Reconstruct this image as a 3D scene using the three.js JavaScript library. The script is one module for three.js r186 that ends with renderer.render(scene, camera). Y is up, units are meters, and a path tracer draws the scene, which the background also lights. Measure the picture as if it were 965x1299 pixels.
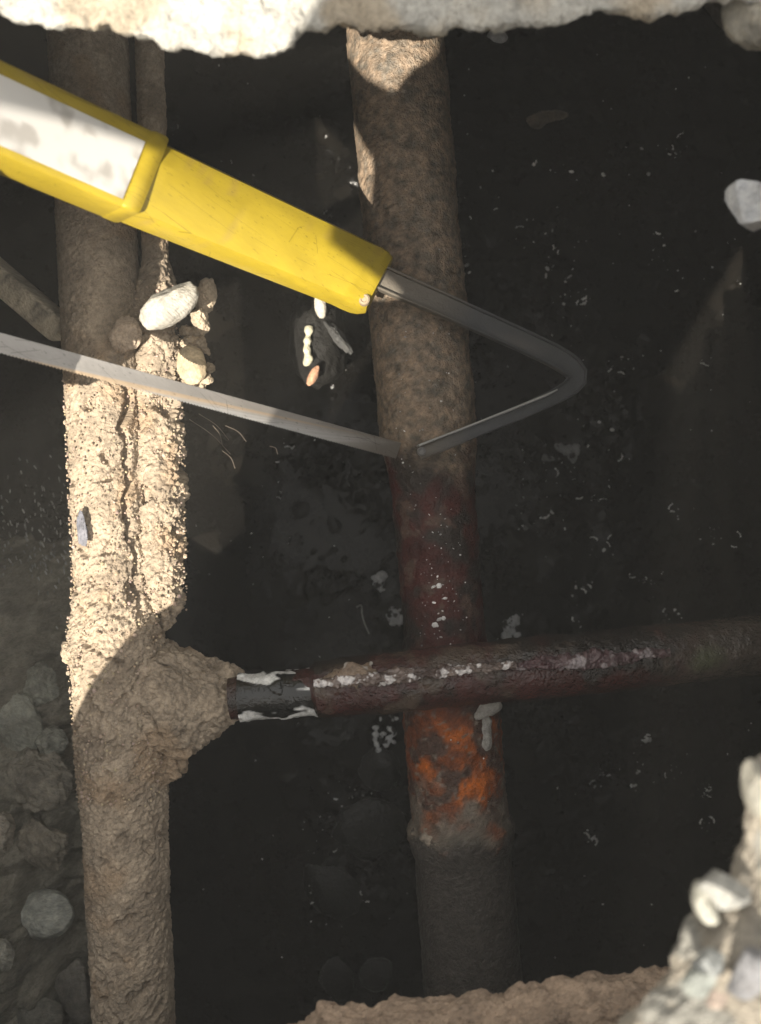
import * as THREE from 'three';
import { ImprovedNoise } from 'three/addons/math/ImprovedNoise.js';
import { MarchingCubes } from 'three/addons/objects/MarchingCubes.js';
import { mergeGeometries, mergeVertices, toCreasedNormals } from 'three/addons/utils/BufferGeometryUtils.js';
import { RoundedBoxGeometry } from 'three/addons/geometries/RoundedBoxGeometry.js';

// ------------------------------------------------------------------ camera, sky, sun, exposure
const scene = new THREE.Scene();
const FOV = 54, CAM_Y = 0.42;
const camera = new THREE.PerspectiveCamera(FOV, 761 / 1024, 0.02, 60);
camera.position.set(0, CAM_Y, 0);
camera.up.set(0, 0, -1);
camera.lookAt(0, -1, 0);
camera.focus = 0.64;
camera.userData.fStop = 7;
camera.updateMatrixWorld();

const renderer = new THREE.WebGLRenderer();
renderer.toneMapping = THREE.LinearToneMapping;
renderer.toneMappingExposure = 3.1;
renderer.shadowMap.enabled = true;

const SUN = new THREE.Vector3(-0.33, 1, 0.5).normalize();
const SKY_GAIN = 0.4;
{
  const w = 256, h = 128, data = new Float32Array(w * h * 4);
  for (let j = 0; j < h; j++) for (let i = 0; i < w; i++) {
    const el = ((j + 0.5) / h - 0.5) * Math.PI, az = ((i + 0.5) / w) * 2 * Math.PI - Math.PI;
    const d = new THREE.Vector3(Math.cos(el) * Math.cos(az), Math.sin(el), Math.cos(el) * Math.sin(az));
    const up = Math.max(0, d.y), glow = Math.pow(Math.max(0, d.dot(SUN)), 8);
    const k = (j * w + i) * 4, hz = Math.pow(1 - up, 3);
    data[k] = SKY_GAIN * (0.95 + 0.3 * hz + 0.5 * glow);
    data[k + 1] = SKY_GAIN * (0.95 + 0.25 * hz + 0.45 * glow);
    data[k + 2] = SKY_GAIN * (0.95 + 0.14 * hz + 0.36 * glow);
    data[k + 3] = 1;
  }
  const sky = new THREE.DataTexture(data, w, h, THREE.RGBAFormat, THREE.FloatType);
  sky.mapping = THREE.EquirectangularReflectionMapping;
  sky.magFilter = THREE.LinearFilter;
  sky.needsUpdate = true;
  scene.background = sky;
  scene.environment = sky;
}
const sun = new THREE.DirectionalLight(new THREE.Color().setRGB(1, 0.92, 0.79), 4.6);
sun.position.copy(SUN).multiplyScalar(4);
sun.castShadow = true;
sun.shadow.mapSize.set(2048, 2048);
Object.assign(sun.shadow.camera, { left: -1.2, right: 1.2, top: 1.2, bottom: -1.2, near: 0.1, far: 8 });
sun.shadow.radius = 0.5;
scene.add(sun, sun.target);
scene.fog = new THREE.FogExp2(new THREE.Color().setRGB(0.98, 0.95, 0.88), 0.075);

// ------------------------------------------------------------------ helpers
const V = (x, y, z) => new THREE.Vector3(x, y, z);
const K = (2 * Math.tan((FOV * Math.PI) / 360)) / 1299;          // metres per photo pixel per metre of depth
const P = (px, py, d) => V((px - 482.5) * K * d, CAM_Y - d, (py - 649.5) * K * d);
const S = (px, d) => px * K * d;
let seed = 7;
const rnd = () => { seed = (seed * 1664525 + 1013904223) % 4294967296; return seed / 4294967296; };
const rr = (a, b) => a + (b - a) * rnd();
const PN = new ImprovedNoise();
const ns = (x, y, z, f, o = 0) => PN.noise(x * f + 31.7 + o, y * f + 17.3 - o, z * f + 53.1 + o * 2);
const nz = (p, f, o = 0) => ns(p.x, p.y, p.z, f, o);
const fbm = (p, f, o = 0) => nz(p, f, o) + 0.5 * nz(p, f * 2.1, o + 9) + 0.25 * nz(p, f * 4.3, o + 5);
const clamp = (x, a = 0, b = 1) => Math.min(b, Math.max(a, x));
const sm = (a, b, x) => { const t = clamp((x - a) / (b - a)); return t * t * (3 - 2 * t); };
const mix = (a, b, t) => [a[0] + (b[0] - a[0]) * t, a[1] + (b[1] - a[1]) * t, a[2] + (b[2] - a[2]) * t];
const mul = (a, k) => [a[0] * k, a[1] * k, a[2] * k];
const lerpTable = (tab, x) => {                                  // [[x, y], ...] sorted by x
  if (x <= tab[0][0]) return tab[0][1];
  for (let i = 1; i < tab.length; i++) if (x <= tab[i][0]) {
    const [a, b] = [tab[i - 1], tab[i]];
    return a[1] + ((b[1] - a[1]) * (x - a[0])) / (b[0] - a[0]);
  }
  return tab[tab.length - 1][1];
};
const used = new Map();
function numbered(n) { const k = used.get(n) || 0; used.set(n, k + 1); return k ? `${n}_${String(k).padStart(3, '0')}` : n; }
function shade(o) { o.traverse((m) => { if (m.isMesh) { m.castShadow = true; m.receiveShadow = true; } }); return o; }
function tag(o, label, category, group) { o.userData = { ...o.userData, label, category }; if (group) o.userData.group = group; return o; }
function thing(name, label, category, group) { const o = new THREE.Group(); o.name = numbered(name); scene.add(o); return tag(o, label, category, group); }
function mesh(name, geo, mat, parent) { const m = new THREE.Mesh(geo, mat); m.name = parent === scene ? numbered(name) : name; m.castShadow = m.receiveShadow = true; parent.add(m); return m; }
function single(name, label, category, geo, mat, group) { return tag(mesh(name, geo, mat, scene), label, category, group); }
function struct(name, geo, mat) { const m = mesh(name, geo, mat, scene); m.userData.kind = 'structure'; return m; }
function stuff(o, label, category) { o.userData.kind = 'stuff'; if (label) { o.userData.label = label; o.userData.category = category; } return o; }

// tiling grain texture, height and colour
function tile(size, fn, srgb) {
  const d = new Uint8Array(size * size * 4);
  for (let j = 0; j < size; j++) for (let i = 0; i < size; i++) {
    const c = fn(i / size, j / size), k = (j * size + i) * 4;
    for (let q = 0; q < 3; q++) d[k + q] = 255 * clamp(Array.isArray(c) ? c[q] : c);
    d[k + 3] = 255;
  }
  const t = new THREE.DataTexture(d, size, size);
  t.wrapS = t.wrapT = THREE.RepeatWrapping; t.magFilter = THREE.LinearFilter; t.minFilter = THREE.LinearMipmapLinearFilter; t.generateMipmaps = true;
  if (srgb) t.colorSpace = THREE.SRGBColorSpace;
  t.needsUpdate = true;
  return t;
}
const cell = (i, j, o) => { let h = (Math.imul(i, 374761393) + Math.imul(j, 668265263) + Math.imul(o + 1, 1274126177)) | 0; h = Math.imul(h ^ (h >>> 13), 1274126177); return (((h ^ (h >>> 16)) >>> 0) / 4294967296) * 2 - 1; };
const torus = (u, v, F, o = 0) => {                              // seamless noise, F cells a side
  const x = u * F, y = v * F, i = Math.floor(x), j = Math.floor(y), e = (t) => t * t * (3 - 2 * t), a = e(x - i), b = e(y - j), I = (i + 1) % F, J = (j + 1) % F;
  return (cell(i % F, j % F, o) * (1 - a) + cell(I, j % F, o) * a) * (1 - b) + (cell(i % F, J, o) * (1 - a) + cell(I, J, o) * a) * b;
};
const grainBump = tile(512, (u, v) => 0.5 + 0.2 * torus(u, v, 26) + 0.17 * torus(u, v, 60, 3) + 0.15 * torus(u, v, 130, 8));
const grainCol = tile(512, (u, v) => { const n = torus(u, v, 40, 2) * 0.25 + torus(u, v, 110, 5) * 0.32 + torus(u, v, 14, 6) * 0.15; return 0.84 + 0.5 * n; });
const scuffs = (() => {
  const n = 512, a = new Float32Array(n * n).fill(0.96);
  for (let q = 0; q < 150; q++) { const x0 = rnd() * n, y0 = rnd() * n, an = rr(-0.5, 0.5) + (rnd() < 0.2 ? 1.4 : 0), l = rr(8, 110), k = rnd() < 0.5 ? rr(0.55, 0.85) : 1.1; for (let t = 0; t < l; t += 0.5) a[(((y0 + Math.sin(an) * t + n * 4) | 0) % n) * n + (((x0 + Math.cos(an) * t + n * 4) | 0) % n)] *= k > 1 ? 1.03 : k; }
  for (let q = 0; q < 500; q++) { const x0 = rnd() * n, y0 = rnd() * n, r = rr(0.6, 2.6), k = rr(0.55, 0.9); for (let j = -3; j <= 3; j++) for (let i = -3; i <= 3; i++) if (i * i + j * j < r * r) a[(((y0 + j + n) | 0) % n) * n + (((x0 + i + n) | 0) % n)] *= k; }
  return tile(n, (u, v) => clamp(a[((v * n) | 0) * n + ((u * n) | 0)] * (0.95 + 0.06 * torus(u, v, 9, 4) + 0.04 * torus(u, v, 60, 1))));
})();
const TILE = 0.07;                                                                                              // metres per texture repeat
const mats = new Map();
function matte(rough = 0.95, bump = 0.0012, extra = {}) {
  const key = JSON.stringify([rough, bump, extra]);
  if (!mats.has(key)) mats.set(key, new THREE.MeshPhysicalMaterial({ vertexColors: true, map: grainCol, bumpMap: grainBump, bumpScale: bump, roughness: rough, metalness: 0, ...extra }));
  return mats.get(key);
}

// surface over a grid; pos(u, v) -> Vector3, col(u, v, p) -> linear rgb
function loft(nu, nv, pos, col, { uvs, closed = false } = {}) {
  const n = (nu + 1) * (nv + 1), ps = new Float32Array(n * 3), cs = new Float32Array(n * 3), uv = new Float32Array(n * 2), idx = [];
  for (let i = 0; i <= nu; i++) for (let j = 0; j <= nv; j++) {
    const k = i * (nv + 1) + j, u = i / nu, v = j / nv, p = pos(u, closed && j === nv ? 0 : v), c = col(u, v, p);
    ps.set([p.x, p.y, p.z], k * 3); cs.set(c, k * 3);
    uv.set(uvs ? uvs(u, v, p) : [p.x / TILE, p.z / TILE], k * 2);
    if (i < nu && j < nv) idx.push(k, k + 1, k + nv + 1, k + 1, k + nv + 2, k + nv + 1);
  }
  const g = new THREE.BufferGeometry();
  g.setAttribute('position', new THREE.BufferAttribute(ps, 3)); g.setAttribute('color', new THREE.BufferAttribute(cs, 3)); g.setAttribute('uv', new THREE.BufferAttribute(uv, 2));
  g.setIndex(idx); g.computeVertexNormals();
  if (closed) {                                                  // weld the normals of the seam
    const N = g.attributes.normal;
    for (let i = 0; i <= nu; i++) { const a = i * (nv + 1), b = a + nv; const x = V().fromBufferAttribute(N, a).add(V().fromBufferAttribute(N, b)).normalize(); N.setXYZ(a, x.x, x.y, x.z); N.setXYZ(b, x.x, x.y, x.z); }
  }
  return g;
}
// a pipe-like surface along A-B: R(t, th) radius in metres, disp(p, t, th) metres, th = 0 on the upper side, positive towards +x (or towards the far side for a crosswise pipe)
function pipe(A, B, R, disp, col, nt, nth) {
  const T = B.clone().sub(A), len = T.length(); T.normalize();
  const up = V(0, 1, 0).addScaledVector(T, -T.y).normalize(), side = T.clone().cross(up).multiplyScalar(T.z > 0.5 ? -1 : 1);
  const ang = (v) => (v - 0.5) * 2 * Math.PI;
  return loft(nt, nth, (t, v) => {
    const th = ang(v), dir = up.clone().multiplyScalar(Math.cos(th)).addScaledVector(side, Math.sin(th)), r0 = R(t, th);
    const c = A.clone().addScaledVector(T, t * len), p = c.clone().addScaledVector(dir, r0);
    return c.addScaledVector(dir, Math.max(0.0005, r0 + disp(p, t, th)));
  }, (t, v, p) => col(p, t, ang(v)), { closed: true, uvs: (t, v) => [(v * 2 * Math.PI * R(t, 0)) / TILE, (t * len) / TILE] });
}
// lumpy crust: rounded grains over larger lumps
const billow = (p, f, o) => 1 - 2 * Math.abs(nz(p, f, o));
const hash = (x, y, z) => { let h = (Math.imul(x, 374761393) + Math.imul(y, 668265263) + Math.imul(z, 2147483647 ^ 1274126177)) | 0; h = Math.imul(h ^ (h >>> 13), 1274126177); return (h ^ (h >>> 16)) >>> 0; };
// round grains packed side by side: 1 at a grain's middle, near 0 between grains
function grains(p, f) {
  const x = p.x * f, y = p.y * f, z = p.z * f, X = Math.floor(x), Y = Math.floor(y), Z = Math.floor(z);
  let best = 9, size = 1;
  for (let i = -1; i <= 1; i++) for (let j = -1; j <= 1; j++) for (let k = -1; k <= 1; k++) {
    const h = hash(X + i, Y + j, Z + k), dx = X + i + (h & 255) / 255 - x, dy = Y + j + ((h >> 8) & 255) / 255 - y, dz = Z + k + ((h >> 16) & 255) / 255 - z, d = dx * dx + dy * dy + dz * dz;
    if (d < best) { best = d; size = 0.45 + 0.55 * ((h >>> 24) / 255); }
  }
  return size * Math.sqrt(Math.max(0, 1 - best * 1.3));
}
const crust = (p, a, o = 0) => a * (1.3 * nz(p, 28, o) + 0.8 * nz(p, 75, o) - 0.42 * billow(p, 150, o) - 0.3 * billow(p, 310, o) - 0.3);

const cracks = (p, f, w, o = 0) => sm(w, w * 0.25, Math.abs(nz(p, f, o) + 0.35 * nz(p, f * 3.1, o + 2))) * sm(-0.1, 0.25, nz(p, f * 0.8, o + 6));
// several ellipsoids melted together: lumps [centre, radius or [rx, ry, rz]]
function blob(lumps, res, k, disp, col) {
  const box = new THREE.Box3();
  for (const [c, r] of lumps) { const q = Array.isArray(r) ? V(...r) : V(r, r, r); q.multiplyScalar(1.35).addScalar(0.004); box.expandByPoint(c.clone().add(q)); box.expandByPoint(c.clone().sub(q)); }
  const mid = box.getCenter(V()), half = box.getSize(V()).multiplyScalar(0.5);
  const mc = new MarchingCubes(res, new THREE.MeshBasicMaterial(), false, false, 400000), h = res / 2;
  mc.isolation = 0;
  const L = lumps.map(([c, r]) => ({ c, r: Array.isArray(r) ? r : [r, r, r] }));
  for (let z = 0; z < res; z++) for (let y = 0; y < res; y++) for (let x = 0; x < res; x++) {
    const px = mid.x + ((x - h) / h) * half.x, py = mid.y + ((y - h) / h) * half.y, pz = mid.z + ((z - h) / h) * half.z;
    let s = 0;
    for (const { c, r } of L) { const d = (Math.hypot((px - c.x) / r[0], (py - c.y) / r[1], (pz - c.z) / r[2]) - 1) * Math.min(...r); s += Math.exp(-clamp(d / k, -60, 60)); }
    mc.field[x + y * res + z * res * res] = k * Math.log(s + 1e-30);
  }
  mc.update();
  const n = mc.count, src = mc.positionArray, ps = new Float32Array(n * 3);
  for (let i = 0; i < n; i++) { ps[i * 3] = mid.x + src[i * 3] * half.x; ps[i * 3 + 1] = mid.y + src[i * 3 + 1] * half.y; ps[i * 3 + 2] = mid.z + src[i * 3 + 2] * half.z; }
  let g = new THREE.BufferGeometry(); g.setAttribute('position', new THREE.BufferAttribute(ps, 3));
  g = mergeVertices(g, 1e-6); g.computeVertexNormals();
  return finish(g, disp, col);
}
function finish(g, disp, col) {                                  // push out along normals, colour, uv in metres
  const A = g.attributes.position, N = g.attributes.normal, cs = new Float32Array(A.count * 3), uv = new Float32Array(A.count * 2), p = V(), n = V();
  for (let i = 0; i < A.count; i++) {
    p.fromBufferAttribute(A, i); n.fromBufferAttribute(N, i);
    const q = p.clone(); p.addScaledVector(n, disp(q, n)); A.setXYZ(i, p.x, p.y, p.z);
    cs.set(col(q, n), i * 3); uv.set([(p.x + p.y * 0.7) / TILE, (p.z + p.y * 0.6) / TILE], i * 2);
  }
  g.setAttribute('color', new THREE.BufferAttribute(cs, 3)); g.setAttribute('uv', new THREE.BufferAttribute(uv, 2));
  g.computeVertexNormals();
  return g;
}
// an irregular stone: radii, turned, facets cut flat
function stone(c, r, { turn = [0, 0, 0], cuts = 6, rough = 0.05, detail = 14, col = [0.3, 0.29, 0.26], vary = 0.3, o = rnd() * 50, cut = [0.68, 0.95] } = {}) {
  const planes = [];
  for (let i = 0; i < cuts; i++) planes.push([V(rr(-1, 1), rr(-1, 1), rr(-1, 1)).normalize(), rr(...cut)]);
  let g = new THREE.IcosahedronGeometry(1, detail); g.deleteAttribute('uv'); g.deleteAttribute('normal'); g = mergeVertices(g, 1e-5);
  const A = g.attributes.position, p = V(), e = new THREE.Euler(...turn);
  for (let i = 0; i < A.count; i++) {
    p.fromBufferAttribute(A, i);
    for (const [n, d] of planes) { const s = p.dot(n) - d; if (s > 0) p.addScaledVector(n, -s); }
    p.multiplyScalar(1 + rough * (2 * nz(p, 1.6, o) + nz(p, 4, o) + 0.5 * nz(p, 9, o) + 0.3 * nz(p, 22, o)));
    p.set(p.x * r[0], p.y * r[1], p.z * r[2]).applyEuler(e).add(c); A.setXYZ(i, p.x, p.y, p.z);
  }
  g.computeVertexNormals();
  const f = 1 / Math.max(...r);
  const out = finish(g, () => 0, (q) => { const n = fbm(q, 1.4 * f, o) , w = clamp(0.5 + nz(q, 5 * f, o + 3)); return mix(mul(col, 1 + vary * n), mul([col[0] * 0.8, col[1] * 0.82, col[2] * 0.85], 1 + vary * n), w); });
  return cuts > 5 ? toCreasedNormals(out, 0.35) : out;
}
// prism through stations [{c, a, u, sa, su}], profile [[across, up], ...] in units of sa and su
function sweep(stations, profile, cap = true) {
  const m = profile.length, ps = [], idx = [];
  for (const s of stations) for (const [x, y] of profile) { const p = s.c.clone().addScaledVector(s.a, x * s.sa).addScaledVector(s.u, y * s.su); ps.push(p.x, p.y, p.z); }
  for (let i = 0; i < stations.length - 1; i++) for (let j = 0; j < m; j++) { const a = i * m + j, b = i * m + ((j + 1) % m); idx.push(a, a + m, b, b, a + m, b + m); }
  if (cap) for (const [i, flip] of [[0, 0], [stations.length - 1, 1]]) for (let j = 1; j < m - 1; j++) { const t = [i * m, i * m + j, i * m + j + 1]; idx.push(...(flip ? [t[0], t[2], t[1]] : t)); }
  let g = new THREE.BufferGeometry(); g.setAttribute('position', new THREE.Float32BufferAttribute(ps, 3)); g.setIndex(idx);
  return toCreasedNormals(g, 0.6);
}
function roundRect(w, h, r, n = 4) {
  const out = [];
  for (const [cx, cy, a0] of [[w - r, h - r, 0], [-(w - r), h - r, 1], [-(w - r), -(h - r), 2], [w - r, -(h - r), 3]])
    for (let i = 0; i <= n; i++) { const a = (a0 + i / n) * Math.PI / 2; out.push([cx + r * Math.cos(a), cy + r * Math.sin(a)]); }
  return out;
}
function paint(g, disp, col) { return finish(g.index ? g : g, disp, col); }

// ------------------------------------------------------------------ the setting: slab with its broken hole, pit, muddy water
const SAND = [0.41, 0.33, 0.245], CONC = [0.38, 0.368, 0.335];
const hole = [                                                   // inner edge of the slab at its top face, clockwise from the far left
  ...[[-60, 5], [0, 9], [22, 22], [60, 28], [90, 30], [120, 33], [135, 28], [150, 36], [190, 42], [215, 52], [275, 62], [310, 60], [345, 64], [368, 50], [386, 33], [440, 28], [500, 30], [560, 31], [572, 22], [620, 30], [690, 28], [715, 22], [740, 10], [762, 4], [800, 9], [828, 12], [860, 4], [882, 0], [905, -10]].map(([x, y]) => { const p = P(x, y, CAM_Y); return [p.x, p.z]; }),
  [0.166, -0.205], [0.17, -0.15], [0.172, -0.1], [0.166, 0.0], [0.168, 0.1], [0.172, 0.17], [0.165, 0.215], [0.12, 0.226], [0.05, 0.229], [-0.03, 0.228], [-0.1, 0.235], [-0.16, 0.28], [-0.24, 0.305], [-0.32, 0.27], [-0.345, 0.19], [-0.34, 0.1], [-0.31, 0.04], [-0.26, 0.016], [-0.225, 0.006], [-0.207, -0.01], [-0.2, -0.04], [-0.2, -0.1], [-0.202, -0.17], [-0.195, -0.21],  // left stretch is out of view, bulge and recess shaped to place the shade
];
const holeCurve = new THREE.CatmullRomCurve3(hole.map(([x, z]) => V(x, 0, z)), true, 'catmullrom', 0.5);
{
  const N = 1500, ring = holeCurve.getSpacedPoints(N);
  const prof = [[2.2, 0], [1.2, 0], [0.5, 0], [0.2, 0], [0.12, 0]];  // [outward, y]
  for (let i = 0; i < 26; i++) prof.push([0.075 * (1 - i / 25), -0.003 * Math.pow(i / 25, 4)]);
  for (let i = 1; i < 12; i++) prof.push([0.05 * Math.pow(i / 12, 1.3), -0.003 - 0.06 * (i / 12)]);
  prof.push([0.08, -0.066], [0.14, -0.067], [0.5, -0.067], [2.2, -0.067]);
  const nor = ring.map((p, i) => { const a = ring[(i + N - 6) % N], b = ring[(i + 6) % N]; return V(b.z - a.z, 0, -(b.x - a.x)).normalize(); });
  const g = loft(N, prof.length - 1, (u, v) => {
    const i = Math.round(u * N) % N, [o, y] = prof[Math.round(v * (prof.length - 1))];
    const out = o > 0.1 ? ring[i].clone().normalize() : nor[i], p = ring[i].clone().addScaledVector(out, o); p.y = y;
    if (o < 0.3) { const q = p.clone(), a = o < 0.1 ? 1 : 0.4; p.y += a * (0.0035 * grains(q, 110) + 0.0018 * grains(q, 300) + 0.004 * fbm(q, 22) + 0.0022 * nz(q, 110) + 0.0012 * billow(q, 300, 4)); p.x += 0.0016 * nz(q, 130, 4) + 0.0012 * nz(q, 300, 2); { const w = 0.003 * grains(q, 140) + 0.002 * grains(q, 60); p.x -= a * w * out.x; p.z -= a * w * out.z; } p.z += 0.0016 * nz(q, 130, 9) + 0.0012 * nz(q, 300, 7); }
    return p;
  }, (u, v, p) => mix(mul(CONC, 1 + 0.25 * fbm(p, 40)), [0.34, 0.29, 0.22], sm(0.1, 0.5, fbm(p, 25, 7))), {});
  const m = struct('concrete_slab', g, matte(0.95, 0.0016));
}
{ // wall of the pit below the slab
  const g = loft(260, 70, (u, v) => {
    const a = u * 2 * Math.PI, c = Math.cos(a), s = Math.sin(a), e = Math.pow(Math.pow(Math.abs(c), 4) + Math.pow(Math.abs(s), 4), -0.25);
    const p = V(0.4 * c * e - 0.02, -0.05 - 0.42 * v, 0.475 * s * e);
    const n = 0.02 * fbm(p, 14) + 0.006 * nz(p, 60) + 0.003 * nz(p, 140); p.x -= c * n; p.z -= s * n;
    return p;
  }, (u, v, p) => mul([0.075, 0.062, 0.048], 1 + 0.4 * fbm(p, 30)), { closed: false, uvs: (u, v) => [u * 2.6 / TILE, v * 0.42 / TILE] });
  struct('pit_wall', g, matte(0.9, 0.0015, { side: THREE.DoubleSide }));
}
const WATER_Y = -0.43, WD = CAM_Y - WATER_Y;
{ // black wet mud with standing water over the floor of the pit
  const g = loft(500, 620, (u, v) => { const p = V(-0.41 + 0.82 * u, WATER_Y, -0.5 + 1.0 * v), w = sm(-0.05, 0.35, fbm(p, 13, 2)) * sm(-0.11, -0.04, p.x) * sm(0.27, 0.2, p.x); const calm = sm(-0.11, -0.05, p.x); p.y += 0.0008 * fbm(p, 16) * (0.3 + 0.7 * calm) + w * (0.003 * fbm(p, 44, 6) + 0.0022 * nz(p, 150) + 0.003 * grains(p, 120)) + (0.08 + 0.92 * calm) * (0.004 * Math.max(0, nz(p, 60, 6) - 0.3) + 0.006 * Math.max(0, nz(p, 190, 3) - 0.42)); return p; },
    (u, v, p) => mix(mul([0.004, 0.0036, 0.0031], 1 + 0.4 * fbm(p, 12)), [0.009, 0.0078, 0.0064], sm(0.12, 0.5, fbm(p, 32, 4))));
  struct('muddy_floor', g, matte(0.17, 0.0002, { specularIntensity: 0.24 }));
}
const bankY = (x, z) => {
  const s = sm(0.0, 0.11, z), p = V(x, 0, z), t = clamp((-x - 0.205 - 0.02 * nz(p, 16, 3)) / 0.12);
  return WATER_Y - 0.02 + s * (0.02 + 0.17 * Math.pow(t, 0.75)) * (t > 0 ? 1 : 0) + (t > 0 ? 0.02 * fbm(p, 34) + 0.006 * nz(p, 95) + 0.009 * grains(p, 62) + 0.004 * grains(p, 150) - 0.006 : 0);
};
{ // bank of rubbly soil on the left
  const g = loft(150, 380, (u, v) => { const x = -0.38 + 0.21 * u, z = -0.06 + 0.5 * v; return V(x, bankY(x, z), z); },
    (u, v, p) => mix(mul([0.27, 0.25, 0.2], 1 + 0.4 * fbm(p, 50) + 0.3 * nz(p, 200)), [0.34, 0.31, 0.25], sm(0, 0.5, fbm(p, 26, 5))));
  struct('rubble_bank', g, matte(0.8, 0.0015));
}
{ // brown soil lip along the near edge
  const lumps = [[360, 1345, 34], [420, 1322, 40], [455, 1308, 32], [500, 1318, 38], [550, 1322, 42], [600, 1316, 44], [640, 1308, 46], [690, 1305, 48], [740, 1300, 48], [800, 1292, 48], [850, 1286, 46], [910, 1290, 50]]
    .map(([x, y, r]) => [P(x, y, 0.5), S(r, 0.5)]);
  lumps.push([P(620, 1400, 0.5), [0.12, 0.03, 0.03]], [P(820, 1390, 0.5), [0.09, 0.035, 0.03]]);
  struct('soil_edge', blob(lumps, 140, 0.004, (p) => crust(p, 0.0022, 4) + 0.004 * nz(p, 45) + 0.005 * grains(p, 100) + 0.0032 * grains(p, 210) + 0.0016 * grains(p, 420) - 0.003, (p) => mul([0.42, 0.31, 0.225], 1 + 0.3 * fbm(p, 60))), matte(0.95, 0.0018));
}

// ------------------------------------------------------------------ added board out of view, its outline cut to shape the shade over the pit
{
  const D = 0.45, s = V(-0.33, 1, 0.5), hl = Math.hypot(s.x, s.z), U = V(s.x / hl, 0, s.z / hl), W = V(-U.z < 0 ? U.z : -U.z, 0, -U.x);
  const hit = ([px, py, y]) => { const q = P(px, py, CAM_Y - y), t = (D - q.dot(U)) / hl; return [q.dot(W), y + t]; };
  const edge = [[40, 960, -0.2], [95, 915, -0.19], [130, 850, -0.18], [165, 805, -0.178], [210, 778, -0.18], [474, 315, -0.245], [482, 240, -0.24], [486, 185, -0.235], [456, 140, -0.25]].map(hit);
  const bar = [[-0.178, 0.842], [-0.2, 0.826], [-0.34, 0.848], [-0.34, 0.888], [-0.2, 0.888], hit([440, 72, -0.25]), hit([470, 98, -0.24]), hit([503, 114, -0.235]), hit([525, 88, -0.235]), hit([563, 64, -0.245])];
  const pts = [[edge[0][0] - 0.15, 0], [edge[0][0] - 0.12, edge[0][1]], ...edge.slice(0, 5), [-0.086, 0.69], [-0.062, 0.735], [-0.064, 0.77], [-0.112, 0.795], ...edge.slice(6), ...bar, hit([378, 50, 0]), [hit([378, 50, 0])[0] - 0.012, 1.3], [0.12, 1.3], [0.136, 0.7], [0.62, 0.69], [0.62, 0]];
  const shape = new THREE.Shape(pts.map(([a, b]) => new THREE.Vector2(a, b)));
  const g = new THREE.ExtrudeGeometry(shape, { depth: 0.012, bevelEnabled: false });
  g.deleteAttribute('normal');
  const m = new THREE.Matrix4().makeBasis(W, V(0, 1, 0), U).setPosition(U.clone().multiplyScalar(D));
  g.applyMatrix4(m); g.computeVertexNormals();
  finish(g, () => 0, (p) => mul([0.3, 0.21, 0.12], 1 + 0.25 * Math.sin(p.y * 90 + 6 * nz(p, 6))));
  g.computeVertexNormals();
  single('added_shade_board', 'unseen added board with an outline cut to shade the pit', 'added shade board', g, matte(0.8, 0.0003, { side: THREE.DoubleSide }));
}

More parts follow.
